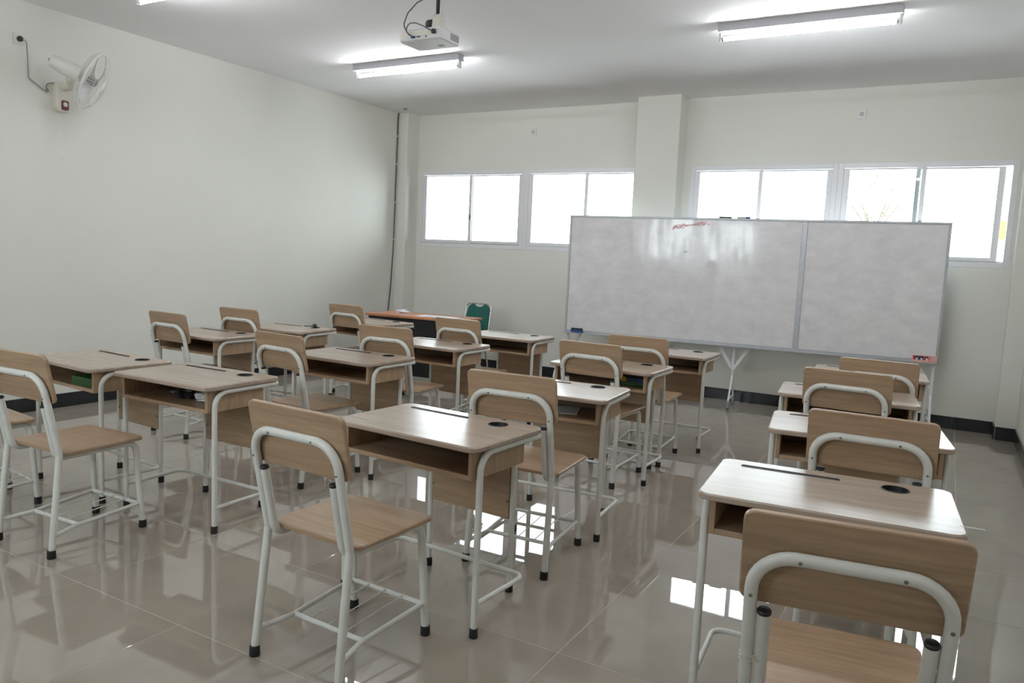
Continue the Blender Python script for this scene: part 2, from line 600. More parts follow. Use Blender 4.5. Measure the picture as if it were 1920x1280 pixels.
def baseboard(side, runs):
    root = bpy.data.objects.new('baseboard_' + side, None)
    COL.objects.link(root)
    structure(root)
    for (x0, y0, x1, y1, off) in runs:
        d = Vector((x1 - x0, y1 - y0)); L = d.length; d.normalize()
        n = Vector((-d.y, d.x))          # points into the room
        a = 0.0
        first = off
        while a < L - 0.004:
            b = min(L, a + (first if first else 0.645)); first = 0
            ln = round(b - a - 0.003, 3)
            if ln > 0.01:
                if ln not in _bb:
                    _bb[ln] = MB().bbox(-ln / 2, ln / 2, 0.0005, BT, 0, BH, 0.0015).mesh('skirting_tile', 'base')
                t = bpy.data.objects.new('skirting_tile', _bb[ln]); COL.objects.link(t); t.parent = root
                c = Vector((x0, y0)) + d * ((a + b) / 2)
                t.location = (c.x, c.y, 0.0005)
                t.rotation_euler = (0, 0, math.atan2(d.y, d.x))
            a = b
    return root


baseboard('left', [(XL, PY, XL, YF, 0.44)])
baseboard('back', [(-6.335, PY, XL, PY, 0), (-6.335, YB, -6.335, PY, 0), (-3.165, YB, -6.335, YB, 0.3), (-3.165, PY, -3.165, YB, 0), (-2.675, PY, -3.165, PY, 0),
                   (-2.675, YB, -2.675, PY, 0), (0.468, YB, -2.675, YB, 0.34), (0.468, PY, 0.468, YB, 0), (XR, PY, 0.468, PY, 0)])
baseboard('right', [(XR, YF, XR, PY, 0.3)])
baseboard('front', [(XL, YF, -1.08, YF, 0), (-0.02, YF, XR, YF, 0)])

# ------------------------------------------------------------------ outside
structure(MB().box(-40, 40, -40, 60, -0.6, -0.5).build('ground', 'outside_ground'))
tree = thing('tree', 'leafy tree seen faintly through the rightmost window', 'tree', (-1.38, 16.0, -0.5))
MB().tube([(0, 0, 0), (0.04, 0, 1.6), (-0.03, 0.05, 2.75)], 0.07, 10).build('trunk', 'bark', tree, True)
for a in range(6):
    ca, sa = math.cos(a * 1.05), math.sin(a * 1.05)
    MB().tube([(-0.03, 0.05, 2.6), (0.2 * ca, 0.2 * sa, 2.95), (0.42 * ca, 0.42 * sa, 3.25)], 0.012, 6, 0.1).build('branch', 'bark', tree, True)
lv = MB()
for k in range(900):
    a, r_, z = random.uniform(0, 6.283), 0.62 * math.sqrt(random.random()), random.uniform(-0.6, 0.6)
    r_ *= math.sqrt(max(0.05, 1 - (z / 0.63) ** 2))
    c = Vector((r_ * math.cos(a), r_ * math.sin(a), 3.25 + z))
    q = Matrix.Rotation(random.uniform(0, 6.28), 3, 'Z') @ Matrix.Rotation(random.uniform(-1, 1), 3, 'X')
    s = random.uniform(0.03, 0.055)
    lv.add([c + q @ Vector(p) * s for p in ((-1, 0, 0), (0, -0.45, 0.08), (1, 0, 0), (0, 0.45, 0.08))], [(0, 1, 2, 3)])
tag(lv.build('foliage', 'leaf', tree), kind='stuff')
post = thing('gate_post', 'white post with an orange band outside, seen through the open window gap', 'post', (0.64, 14.0, -0.5))
MB().bbox(-0.08, 0.08, -0.08, 0.08, 0, 2.56, 0.01).build('shaft', 'white_metal', post)
MB().bbox(-0.09, 0.09, -0.09, 0.09, 2.5605, 2.84, 0.01).build('painted_band', 'orange_paint', post)
MB().bbox(-0.08, 0.08, -0.08, 0.08, 2.8405, 2.90, 0.01).build('cap', 'white_metal', post)

# ------------------------------------------------------------------ school desk
DW, DD, DZ = 0.732, 0.491, 0.75


def make_desk():
    t = thing('school_desk', '', '')
    # top with a real slot and a real round well
    out = rrect(-DW / 2, DW / 2, -DD / 2, DD / 2, 0.042, 6)
    slot = rrect(-0.290, 0.030, 0.156, 0.174, 0.0088, 4)
    hole = circle(0.197, 0.150, 0.041, 24)
    bm = bmesh.new()

    def loop(pts, z, off=0.0):
        n = len(pts); vs = []
        for k, p in enumerate(pts):
            a, c = pts[k - 1], pts[(k + 1) % n]
            tt = Vector((c[0] - a[0], c[1] - a[1])); tt.normalize()
            vs.append(bm.verts.new((p[0] - tt.y * off, p[1] + tt.x * off, z)))
        return vs

    def ring(a, b):
        n = len(a)
        for k in range(n):
            bm.faces.new((a[k], a[(k + 1) % n], b[(k + 1) % n], b[k]))
    th = 0.022
    l0, l1, l2, l3 = loop(out, DZ - th, 0.004), loop(out, DZ - th + 0.004), loop(out, DZ - 0.005), loop(out, DZ, 0.005)
    ring(l0, l1); ring(l1, l2); ring(l2, l3)
    bm.faces.new(list(reversed(l0)))
    edges = []
    holes = []
    for pts in (slot, hole):
        h1 = loop(pts, DZ); h0 = loop(pts, DZ - 0.016)
        ring(h0, h1)
        holes.append((h0, h1))
    bm.edges.ensure_lookup_table()

    def le(vs):
        return [bm.edges.get((vs[k], vs[(k + 1) % len(vs)])) for k in range(len(vs))]
    edges = le(l3) + le(holes[0][1]) + le(holes[1][1])
    bmesh.ops.triangle_fill(bm, edges=edges, use_beauty=True, use_dissolve=False)
    for h0, h1 in holes:
        bm.faces.new(h0)
    bmesh.ops.recalc_face_normals(bm, faces=bm.faces)
    me = bpy.data.meshes.new('desktop'); bm.to_mesh(me); bm.free()
    me.materials.append(M['wood_top'])
    top = bpy.data.objects.new('desktop', me); COL.objects.link(top); top.parent = t
    # black plastic inserts
    g = MB().prism(rrect(-0.292, 0.032, 0.154, 0.176, 0.0105, 4), [(0.0, DZ + 0.0002), (0.0015, DZ + 0.0022), (0.0034, DZ + 0.0022), (0.0040, DZ - 0.0075)])
    g.build('pen_groove', 'black_plastic', top, True)
    MB().lathe([(0.0435, DZ + 0.0002), (0.0425, DZ + 0.0025), (0.039, DZ + 0.0025), (0.038, DZ - 0.013), (0.001, DZ - 0.013)], 24,
               Matrix.Translation((0.197, 0.150, 0)), True).build('cup_well', 'black_plastic', top, True)
    # book box
    zt, zb = DZ - th - 0.0005, 0.612
    for s in (-1, 1):
        MB().bbox(min(s * 0.310, s * 0.328), max(s * 0.310, s * 0.328), -0.205, 0.155, zb, zt, 0.0015).build('box_side', 'wood_z', t)
    MB().bbox(-0.3098, 0.3098, -0.205, 0.155, zb, zb + 0.018, 0.0015).build('box_bottom', 'wood_x', t)
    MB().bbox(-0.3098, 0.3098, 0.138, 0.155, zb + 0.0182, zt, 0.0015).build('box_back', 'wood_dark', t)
    MB().bbox(-0.2115, 0.2115, 0.236, 0.252, 0.322, 0.695, 0.002).build('modesty_panel', 'wood_x', t)
    # tubes
    r = 0.0132
    for s in (-1, 1):
        leg = MB().tube([(s * 0.345, -0.175, 0.012), (s * 0.345, -0.175, 0.60)], r, 12).build('leg', 'tube', t, True)
        MB().lathe([(0.0165, 0), (0.0172, 0.004), (0.0165, 0.036), (0.0135, 0.038)], 14, Matrix.Translation((s * 0.345, -0.175, 0))).build('foot_cap', 'rubber', leg, True)
        MB().tube([(s * 0.345, -0.175, 0.60), (s * 0.345, -0.175, 0.7135), (s * 0.345, 0.236, 0.7135)], r, 12, 0.075, 7).build('side_rail', 'tube', t, True)
        leg = MB().tube([(s * 0.226, 0.246, 0.012), (s * 0.226, 0.246, 0.703)], r, 12).build('leg', 'tube', t, True)
        MB().lathe([(0.0165, 0), (0.0172, 0.004), (0.0165, 0.036), (0.0135, 0.038)], 14, Matrix.Translation((s * 0.226, 0.246, 0))).build('foot_cap', 'rubber', leg, True)
        for zz in (0.40, 0.60):
            MB().lathe([(0.005, 0), (0.005, 0.006), (0.002, 0.008)], 8, Matrix.Translation((s * 0.203, 0.2355, zz)) @ Matrix.Rotation(R(90), 4, 'X')).build('screw', 'rivet', t)
    MB().tube([(-0.3315, 0.236, 0.7135), (0.3315, 0.236, 0.7135)], r * 0.9, 10).build('rear_rail', 'tube', t, True)
    MB().tube([(-0.345, -0.165, 0.128), (-0.345, 0.172, 0.128), (0.345, 0.172, 0.128), (0.345, -0.165, 0.128)], 0.0098, 10, 0.045, 5).build('footrest', 'tube', t, True)
    return t


# ------------------------------------------------------------------ school chair
def make_chair():
    t = thing('school_chair', '', '')
    r = 0.0150
    hw = 0.195
    k = 0.205                       # backward lean of the back per metre of height

    def yb(z):
        return -0.19 - (z - 0.465) * k
    # seat
    MB().prism(rrect(-0.216, 0.216, -0.172, 0.232, 0.030, 6), [(0.004, 0.459), (0, 0.462), (0, 0.472), (0.004, 0.476)]).build('seat', 'wood_x', t)
    # backrest: a slightly bowed board in front of the hoop
    pts = rrect(-0.222, 0.222, -0.111, 0.111, 0.024, 5)
    b = MB()
    lv = [(0.003, -0.0085), (0.0, -0.006), (0.0, 0.006), (0.003, 0.0085)]
    cz = 0.811
    ax = Vector((0, -k, 1)).normalized()
    nn = Vector((0, 1, k)).normalized()
    org = Vector((0, yb(cz), cz)) + nn * (r + 0.0095)
    tmp = MB().prism(pts, lv)
    vs = []
    for (x, z, d) in tmp.v:
        vs.append(org + Vector((x, 0, 0)) + ax * z + nn * d)
    b.add(vs, tmp.f)
    b.build('backrest', 'wood_x', t)
    hoop = MB().tube([(-hw, yb(0.465), 0.465), (-hw, yb(0.832), 0.832), (hw, yb(0.832), 0.832), (hw, yb(0.465), 0.465)], r, 12, 0.088, 8).build('back_frame', 'tube', t, True)
    for (x, z) in ((-0.10, 0.832), (0.10, 0.832), (-hw, 0.735), (hw, 0.735)):
        p = Vector((x, yb(z), z)) - nn * (r + 0.0004)
        q = Vector((0, 0, 1)).rotation_difference(-nn).to_matrix().to_4x4()
        MB().lathe([(0.0048, -0.001), (0.0045, 0.0006), (0.003, 0.0016)], 8, Matrix.Translation(p) @ q).build('rivet', 'rivet', hoop)
    for s in (-1, 1):
        # rear leg
        leg = MB().tube([(s * hw, yb(0.465) + 0.0, 0.467), (s * 0.203, -0.24, 0.012)], r, 12).build('leg', 'tube', t, True)
        MB().lathe([(0.0182, 0), (0.019, 0.004), (0.0182, 0.036), (0.0152, 0.038)], 14, Matrix.Translation((s * 0.203, -0.24, 0))).build('foot_cap', 'rubber', leg, True)
        # seat rail: stands up along the hoop, turns under the seat
        xi = hw - 2 * r - 0.0006
        rail = MB().tube([(s * xi, yb(0.692), 0.692), (s * xi, yb(0.4435) + 0.0, 0.4435), (s * 0.168, 0.13, 0.4435)], r, 12, 0.045, 6).build('seat_rail', 'tube', t, True)
        cm = Matrix.Translation((s * xi, yb(0.692), 0.692)) @ Vector((0, 0, 1)).rotation_difference(ax).to_matrix().to_4x4()
        MB().lathe([(r * 1.04, -0.004), (r * 1.08, 0.002), (r * 0.9, 0.0055), (r * 0.3, 0.007)], 14, cm).build('end_cap', 'black_plastic', rail, True)
        leg = MB().tube([(s * 0.168, 0.13, 0.4435), (s * 0.170, 0.212, 0.4435), (s * 0.184, 0.24, 0.012)], r, 12, 0.05, 6).build('leg', 'tube', t, True)
        MB().lathe([(0.0182, 0), (0.019, 0.004), (0.0182, 0.036), (0.0152, 0.038)], 14, Matrix.Translation((s * 0.184, 0.24, 0))).build('foot_cap', 'rubber', leg, True)
        MB().tube([(s * 0.2005, -0.229, 0.098), (s * 0.168, -0.10, 0.106), (s * 0.1795, 0.232, 0.128)], 0.0095, 10, 0.09, 5).build('stretcher', 'tube', t, True)
    MB().tube([(-0.165, -0.088, 0.1065), (0.165, -0.088, 0.1065)], 0.0093, 10).build('crossbar', 'tube', t, True)
    MB().tube([(-0.178, 0.222, 0.1275), (0.178, 0.222, 0.1275)], 0.0093, 10).build('crossbar', 'tube', t, True)
    for x in (-0.085, 0.0, 0.085):
        MB().tube([(x, -0.088, 0.1145), (x, 0.222, 0.1355)], 0.0026, 6).build('wire', 'tube', t, True)
    return t


DESKS = {
    'A1': (-4.265, 2.628, -3.5), 'A2': (-5.029, 3.992, 0.0), 'A3': (-5.005, 4.785, 4.2), 'A4': (-4.988, 5.899, -6.1),
    'B1': (-3.437, 2.656, 1.4), 'B2': (-3.425, 3.852, -0.4), 'B3': (-3.464, 4.877, -1.2), 'B4': (-3.412, 5.905, 1.3),
    'C1': (-1.783, 2.547, -3.6), 'C2': (-1.829, 3.710, 4.5), 'C3': (-1.964, 4.845, -0.7), 'C4': (-1.927, 5.951, 0.0),
    'D1': (-0.278, 2.559, 4.9), 'D2': (-0.309, 3.714, 7.8), 'D3': (-0.464, 4.766, 6.6), 'D4': (-0.441, 5.910, 4.6)}
CHAIRS = {
    'A1': (-4.395, 2.009, -5.8), 'A2': (-4.995, 3.868, -2.5), 'A3': (-5.085, 4.585, 1.0), 'A4': (-4.975, 5.775, -4.0),
    'B1': (-3.615, 2.092, 2.9), 'B2': (-3.465, 3.530, -5.2), 'B3': (-3.420, 4.419, 4.9), 'B4': (-3.473, 5.442, -1.0),
    'C1': (-1.806, 2.032, -2.2), 'C2': (-1.695, 3.204, 4.2), 'C3': (-1.957, 4.722, -2.5), 'C4': (-1.907, 5.411, 1.4),
    'D1': (-0.162, 1.946, 8.5), 'D2': (-0.206, 3.322, 0.5), 'D3': (-0.424, 4.636, -2.0), 'D4': (-0.334, 5.363, 0.0)}
COLN = {'A': 'the column by the left wall', 'B': 'the second column from left', 'C': 'the third column from left', 'D': 'the column by the right wall'}
ROWN = {'1': 'nearest the camera', '2': 'second from camera', '3': 'third from camera', '4': 'farthest from camera'}
dproto, cproto = make_desk(), make_chair()
DESK, CHAIR = {}, {}
for k, (x, y, a) in DESKS.items():
    o = dproto if not DESK else copy_tree(dproto)
    o.location = (x, y, 0); o.rotation_euler = (0, 0, R(a))
    tag(o, 'oak-topped school desk %s in %s' % (ROWN[k[1]], COLN[k[0]]), 'desk', 'school desks in four columns')
    DESK[k] = o
for k, (x, y, a) in CHAIRS.items():
    o = cproto if not CHAIR else copy_tree(cproto)
    o.location = (x, y, 0); o.rotation_euler = (0, 0, R(a))
    tag(o, 'white-framed oak school chair %s in %s' % (ROWN[k[1]], COLN[k[0]]), 'chair', 'school chairs at the desks')
    CHAIR[k] = o


def on_desk(k, x, y, z=DZ):
    X, Y, A = DESKS[k]
    A = R(A)
    return (X + x * math.cos(A) - y * math.sin(A), Y + x * math.sin(A) + y * math.cos(A), z), A


# ------------------------------------------------------------------ whiteboard on its stand
BX0, BY0, BX1, BY1 = -3.738, 7.75, -0.039, 8.10
BL = math.hypot(BX1 - BX0, BY1 - BY0)
BA = math.atan2(BY1 - BY0, BX1 - BX0)
BZ0, BZ1 = 0.640, 1.944
wbd = thing('whiteboard', 'wide double whiteboard on a wheeled white stand below the windows', 'whiteboard', (BX0, BY0, 0), BA)
DV = 2.457
for a, b in ((0.02, DV - 0.022), (DV + 0.022, BL - 0.02)):
    MB().box(a, b, 0.001, 0.018, BZ0 + 0.028, BZ1 - 0.018).build('panel', 'board', wbd)
for (a, b, z0, z1) in ((0, BL, BZ1 - 0.020, BZ1), (0, BL, BZ0, BZ0 + 0.03), (0, 0.022, BZ0 + 0.03, BZ1 - 0.02), (BL - 0.022, BL, BZ0 + 0.03, BZ1 - 0.02), (DV - 0.024, DV + 0.024, BZ0 + 0.03, BZ1 - 0.02)):
    MB().bbox(a, b, -0.008, 0.024, z0, z1, 0.003).build('frame_rail', 'alu', wbd)
MB().bbox(0.0, BL, -0.052, -0.008, BZ0 - 0.004, BZ0 + 0.006, 0.002).build('tray', 'alu', wbd)
for px in (0.03, BL / 2 + 0.01, BL - 0.03):
    MB().bbox(px - 0.014, px + 0.014, 0.025, 0.05, 0.20, 1.86, 0.003).build('post', 'white_metal', wbd)
    for s in (-1, 1):
        if 0 < px + s * 0.17 < BL:
            MB().tube([(px + s * 0.006, 0.037, 0.40), (px + s * 0.17, 0.037, 0.665)], 0.021, 4).build('brace', 'white_metal', wbd)
    for s in (-1, 1):
        MB().tube([(px, 0.037, 0.335), (px, 0.037 + s * 0.165, 0.085)], 0.013, 4).build('foot', 'white_metal', wbd)
        MB().bbox(px - 0.012, px + 0.012, 0.037 + s * 0.165 - 0.014, 0.037 + s * 0.165 + 0.014, 0.05, 0.09, 0.003).build('caster_fork', 'alu', wbd)
        MB().lathe([(0.012, -0.012), (0.029, -0.010), (0.029, 0.010), (0.012, 0.012)], 14, Matrix.Translation((px, 0.037 + s * 0.172, 0.029)) @ Matrix.Rotation(R(90), 4, 'Y')).build('caster_wheel', 'grey_plastic', wbd, True)
    MB().bbox(px - 0.010, px + 0.010, 0.037 - 0.15, 0.037 + 0.15, 0.088, 0.108, 0.003).build('foot_bar', 'white_metal', wbd)


# marker strokes: flat ribbons lying on the enamel
def stroke(pts, w, name, mat):
    m_ = MB()
    P = [Vector((p[0], 0, p[1])) for p in pts]
    vs, fs = [], []
    for i, p in enumerate(P):
        t_ = (P[min(i + 1, len(P) - 1)] - P[max(i - 1, 0)]).normalized()
        n_ = Vector((-t_.z, 0, t_.x))
        vs += [p + n_ * w / 2, p - n_ * w / 2]
    for i in range(len(P) - 1):
        fs.append((2 * i, 2 * i + 1, 2 * i + 3, 2 * i + 2))
    m_.add([(v.x, 0.0002, v.z) for v in vs], fs)
    return m_.build(name, mat, wbd)


hx0, hz0 = 1.155, 1.838
rnd = random.Random(3)
pts = []
for k in range(140):
    u = k / 139
    x = hx0 + u * 0.345 + 0.011 * math.sin(k * 1.1 + rnd.uniform(-.3, .3))
    amp = 0.020 * (0.6 + 0.5 * math.sin(u * 9)) + (0.012 if 0.28 < u < 0.36 else 0)
    z = hz0 + u * 0.052 + amp * math.sin(k * 0.92 + rnd.uniform(-.4, .4))
    pts.append((x, z))
stroke(pts, 0.0042, 'handwriting', 'red_ink')
stroke([(hx0 - 0.01, hz0 - 0.022), (hx0 + 0.03, hz0 + 0.012), (hx0 + 0.012, hz0 + 0.02), (hx0 + 0.0, hz0 - 0.03)], 0.004, 'handwriting', 'red_ink')
stroke([(hx0 + 0.352, hz0 + 0.038), (hx0 + 0.366, hz0 + 0.046), (hx0 + 0.375, hz0 + 0.032)], 0.005, 'handwriting', 'red_ink')
stroke([(1.275, 1.582), (1.318, 1.600)], 0.0035, 'pen_mark', 'grey_ink')
stroke([(1.290, 1.576), (1.336, 1.596)], 0.0035, 'pen_mark', 'grey_ink')


def on_board(x, y, z):
    return (BX0 + x * math.cos(BA) - y * math.sin(BA), BY0 + x * math.sin(BA) + y * math.cos(BA), z)


er = thing('board_eraser', 'blue board eraser with black felt on the whiteboard tray', 'eraser', on_board(0.157, -0.030, BZ0 + 0.0062), BA)
MB().bbox(-0.068, 0.068, -0.019, 0.019, 0, 0.030, 0.004).build('handle', 'blue', er)
MB().bbox(-0.064, 0.064, -0.018, 0.018, 0.0302, 0.048, 0.003).build('felt', 'black_panel', er)
MX = BL - 0.115
bxo = thing('marker_box', 'pink card marker box at the right end of the whiteboard tray', 'box', on_board(MX, -0.030, BZ0 + 0.0062), BA)
for nm, b_ in (('base', (-0.105, 0.105, -0.019, 0.019, 0, 0.003)), ('back_card', (-0.105, 0.105, 0.0165, 0.019, 0.003, 0.062)),
               ('front_card', (-0.105, 0.105, -0.019, -0.0165, 0.003, 0.022)), ('side_card', (0.055, 0.105, -0.016, 0.016, 0.003, 0.056))):
    MB().bbox(*b_, 0.0008).build(nm, 'pink', bxo)
for i, (dx, mt, nm) in enumerate(((-0.085, 'red', 'leftmost red'), (-0.064, 'black_plastic', 'upright black'), (-0.043, 'blue', 'upright blue'), (-0.022, 'black_panel', 'second black'), (0.0, 'red', 'middle red'), (0.022, 'maroon', 'maroon'))):
    mk = thing('marker_pen', nm + ' marker pen standing in the pink marker box', 'marker', on_board(MX + dx, -0.030, BZ0 + 0.0062 + 0.0035), BA, 'pens in the marker box')
    MB().lathe([(0.0085, 0), (0.009, 0.002), (0.009, 0.034), (0.0075, 0.036)], 12).build('barrel', 'paper' if i % 2 else mt, mk, True)
    MB().lathe([(0.0092, 0.0362), (0.0095, 0.038), (0.0088, 0.052), (0.004, 0.054)], 12).build('cap', mt, mk, True)
mk = thing('marker_pen', 'blue-capped marker pen lying on top of the whiteboard frame', 'marker', on_board(1.80, 0.006, BZ1 + 0.0092), BA)
rx = Matrix.Rotation(R(90), 4, 'Y')
MB().lathe([(0.008, 0), (0.0088, 0.003), (0.0088, 0.085), (0.007, 0.088)], 12, rx).build('barrel', 'paper', mk, True)
MB().lathe([(0.009, 0.0882), (0.0092, 0.092), (0.0088, 0.128), (0.004, 0.131)], 12, rx).build('cap', 'blue', mk, True)
mk = thing('marker_pen', 'green marker pen lying on top of the whiteboard frame', 'marker', on_board(1.62, 0.006, BZ1 + 0.0082), BA)
MB().lathe([(0.007, 0), (0.0078, 0.003), (0.0078, 0.085), (0.006, 0.088)], 12, rx).build('barrel', 'green_book', mk, True)
MB().lathe([(0.008, 0.0882), (0.0080, 0.092), (0.0078, 0.125), (0.004, 0.128)], 12, rx).build('cap', 'green_book', mk, True)

# ------------------------------------------------------------------ teacher's desk, green chair
td = thing('teacher_desk', "teacher's desk with orange-brown top and black front in the far corner", 'desk', (-5.070, 6.885, 0), R(6))
TW, TD, TZ = 1.19, 0.56, 0.76
MB().prism(rrect(-TW / 2, TW / 2, -TD / 2, TD / 2, 0.01, 2), [(0.002, TZ - 0.025), (0, TZ - 0.023), (0, TZ - 0.002), (0.002, TZ)]).build('desktop', 'orange_wood', td)
for s in (-1, 1):
    MB().bbox(s * 0.555 - 0.0125, s * 0.555 + 0.0125, -TD / 2 + 0.03, TD / 2 - 0.03, 0.0, TZ - 0.0255, 0.002).build('side_panel', 'black_panel', td)
MB().bbox(-0.542, 0.542, -TD / 2 + 0.05, -TD / 2 + 0.066, 0.10, TZ - 0.0255, 0.002).build('front_panel', 'black_panel', td)
dw = MB().bbox(0.15, 0.53, -0.20, TD / 2 - 0.05, TZ - 0.17, TZ - 0.03, 0.003).build('drawer', 'black_panel', td)
MB().tube([(0.29, TD / 2 - 0.05, TZ - 0.10), (0.29, TD / 2 - 0.03, TZ - 0.10), (0.39, TD / 2 - 0.03, TZ - 0.10), (0.39, TD / 2 - 0.05, TZ - 0.10)], 0.005, 8, 0.008).build('handle', 'chrome', dw, True)


def on_td(x, y):
    c, s = math.cos(R(6)), math.sin(R(6))
    return (-5.070 + x * c - y * s, 6.885 + x * s + y * c, TZ)


cr = thing('crumpled_paper', "crumpled white tissue on the far left of the teacher's desk", 'paper', on_td(-0.34, 0.10))
bm = bmesh.new()
bmesh.ops.create_icosphere(bm, subdivisions=3, radius=0.05)
for v in bm.verts:
    n_ = 1 + 0.28 * math.sin(v.co.x * 90 + 1) * math.cos(v.co.y * 110) + 0.2 * math.sin(v.co.z * 140 + v.co.x * 60)
    v.co = Vector((v.co.x * n_ * 1.5, v.co.y * n_ * 1.0, max(0.0, v.co.z * n_ * 0.45 + 0.012)))
me = bpy.data.meshes.new('tissue'); bm.to_mesh(me); bm.free(); me.materials.append(M['paper'])
o = bpy.data.objects.new('tissue', me); COL.objects.link(o); o.parent = cr
for i, (x, y, a, nm) in enumerate(((0.14, -0.06, 12, 'left'), (0.33, -0.10, -9, 'right'))):
    o = MB().bbox(-0.15, 0.15, -0.105, 0.105, 0.0, 0.003, 0.0005).build('paper_sheet', 'paper', None, False, on_td(x, y)[:2] + (TZ + 0.0004 + i * 0.0033,))
    o.rotation_euler = (0, 0, R(a))
    tag(o, "stack of white paper sheets on the teacher's desk, %s of the two" % nm, 'paper', "papers on the teacher's desk")

gc = thing('stacking_chair', "green vinyl stacking chair with chrome frame behind the teacher's desk", 'chair', (-4.93, 7.52, 0), R(180 - 4))
# local +y faces the desk side; the back stands at -y
pts = [(-0.175, -0.22), (0.175, -0.22), (0.168, 0.08), (0.155, 0.17), (0.125, 0.205), (0.075, 0.215), (0.055, 0.190), (0.0, 0.178), (-0.055, 0.190), (-0.075, 0.215), (-0.125, 0.205), (-0.155, 0.17), (-0.168, 0.08)]
tmp = MB().prism(pts, [(0.006, -0.018), (0, -0.010), (0, 0.010), (0.006, 0.018)])
b = MB().add([(x, -0.20 - 0.16 * (z + 0.22) + d, 0.655 + z) for (x, z, d) in tmp.v], tmp.f)
b.build('backrest', 'green_vinyl', gc)
MB().prism(rrect(-0.215, 0.215, -0.19, 0.22, 0.05, 5), [(0.008, 0.425), (0, 0.435), (0, 0.468), (0.012, 0.485)]).build('seat', 'green_vinyl', gc)
MB().tube([(-0.188, -0.15, 0.40), (-0.188, -0.205, 0.55), (-0.182, -0.265, 0.878), (0.182, -0.265, 0.878), (0.188, -0.205, 0.55), (0.188, -0.15, 0.40)], 0.0105, 10, [0, 0.1, 0.055, 0.055, 0.1, 0], 6).build('back_frame', 'chrome', gc, True)
for s in (-1, 1):
    MB().tube([(s * 0.188, -0.15, 0.40), (s * 0.20, -0.24, 0.0)], 0.0105, 10).build('leg', 'chrome', gc, True)
    MB().tube([(s * 0.188, -0.15, 0.415), (s * 0.188, 0.19, 0.415), (s * 0.20, 0.215, 0.0)], 0.0105, 10, 0.04).build('leg', 'chrome', gc, True)
MB().tube([(-0.188, 0.16, 0.405), (0.188, 0.16, 0.405)], 0.009, 8).build('crossbar', 'chrome', gc, True)

# ------------------------------------------------------------------ ceiling lamps
n_l = 0
LL = {(0, 0): 'far ceiling lamp left of the projector, a bare fluorescent tube', (1, 0): 'far ceiling lamp on the right, a bare fluorescent tube',
      (0, 1): 'ceiling lamp cut off by the top edge near the fan', (1, 1): 'middle ceiling lamp on the right above the desks',
      (0, 2): 'ceiling lamp behind the camera on the left', (1, 2): 'ceiling lamp nearest above the camera'}
proto = None
for j, yl in enumerate((5.945, 3.600, 1.255)):
    for i, xl in enumerate((-4.68, -1.075)):
        if proto is None:
            t = thing('ceiling_lamp', '', '')
            h = MB()
            prof = [(-0.043, 0.0), (-0.046, -0.058), (0.046, -0.058), (0.043, 0.0)]
            vs = [(x, y, z) for x in (-0.625, 0.625) for (y, z) in prof]
            h.add(vs, [(0, 1, 2, 3), (4, 7, 6, 5), (0, 4, 5, 1), (1, 5, 6, 2), (2, 6, 7, 3), (3, 7, 4, 0)])
            h.build('housing', 'lamp_metal', t)
            for s in (-1, 1):
                MB().bbox(s * 0.612 - 0.010, s * 0.612 + 0.010, -0.016, 0.016, -0.122, -0.0585, 0.003).build('lamp_holder', 'white_plastic', t)
            MB().lathe([(0.0160, -0.585), (0.0160, 0.585)], 10, Matrix.Translation((0, 0, -0.102)) @ Matrix.Rotation(R(90), 4, 'Y')).build('tube', 'lit_tube', t, True)
            for s in (-1, 1):
                MB().lathe([(0.0145, 0), (0.0162, 0.002), (0.0162, 0.013), (0.0145, 0.0155)], 14, Matrix.Translation((s * 0.5935 - 0.00775, 0, -0.102)) @ Matrix.Rotation(R(90), 4, 'Y')).build('tube_cap', 'alu', t, True)
            proto = t
            o = t
        else:
            o = copy_tree(proto)
        o.location = (xl, yl, ZC - 0.0005)
        tag(o, LL[(i, j)], 'lamp', 'fluorescent ceiling lamps')

# ------------------------------------------------------------------ projector
PX, PYp, PZ = -3.190, 4.296, 2.838
pj = thing('projector', 'white projector hanging from the ceiling on a black pole', 'projector', (PX, PYp, PZ))
MB().prism(rrect(-0.17, 0.17, -0.116, 0.116, 0.018, 4), [(0.016, 0.0), (0.004, 0.008), (0, 0.018), (0, 0.066), (0.006, 0.078), (0.014, 0.082)]).build('body', 'white_metal', pj)
for k in range(7):
    MB().box(0.1695, 0.1712, 0.0 + k * 0.014, 0.009 + k * 0.014, 0.018, 0.062).build('vent_slot', 'grey_plastic', pj)
MB().lathe([(0.028, 0), (0.028, 0.0012), (0.024, 0.0018)], 20, Matrix.Translation((-0.125, -0.1158, 0.042)) @ Matrix.Rotation(R(90), 4, 'X')).build('speaker_grille', 'cream_plastic', pj, True)
MB().bbox(-0.075, 0.10, -0.1172, -0.1155, 0.030, 0.060, 0.0005).build('port_panel', 'cream_plastic', pj)
MB().bbox(-0.062, -0.030, -0.130, -0.117, 0.018, 0.030, 0.002).build('video_plug', 'blue', pj)
MB().bbox(-0.022, 0.008, -0.1180, -0.1160, 0.022, 0.029, 0.0005).build('port', 'black_plastic', pj)
MB().lathe([(0.006, 0), (0.006, 0.002), (0.004, 0.003)], 10, Matrix.Translation((0.055, -0.1158, 0.022)) @ Matrix.Rotation(R(90), 4, 'X')).build('port', 'black_plastic', pj)
MB().bbox(0.112, 0.135, -0.140, -0.1155, 0.030, 0.058, 0.003).build('power_plug', 'black_plastic', pj)
MB().bbox(0.05, 0.09, 0.02, 0.05, -0.002, 0.001, 0.0005).build('label_plate', 'grey_plastic', pj)
MB().lathe([(0.035, 0), (0.036, 0.012), (0.030, 0.014)], 20, Matrix.Translation((-0.09, 0.1155, 0.042)) @ Matrix.Rotation(R(-90), 4, 'X')).build('lens', 'black_plastic', pj, True)
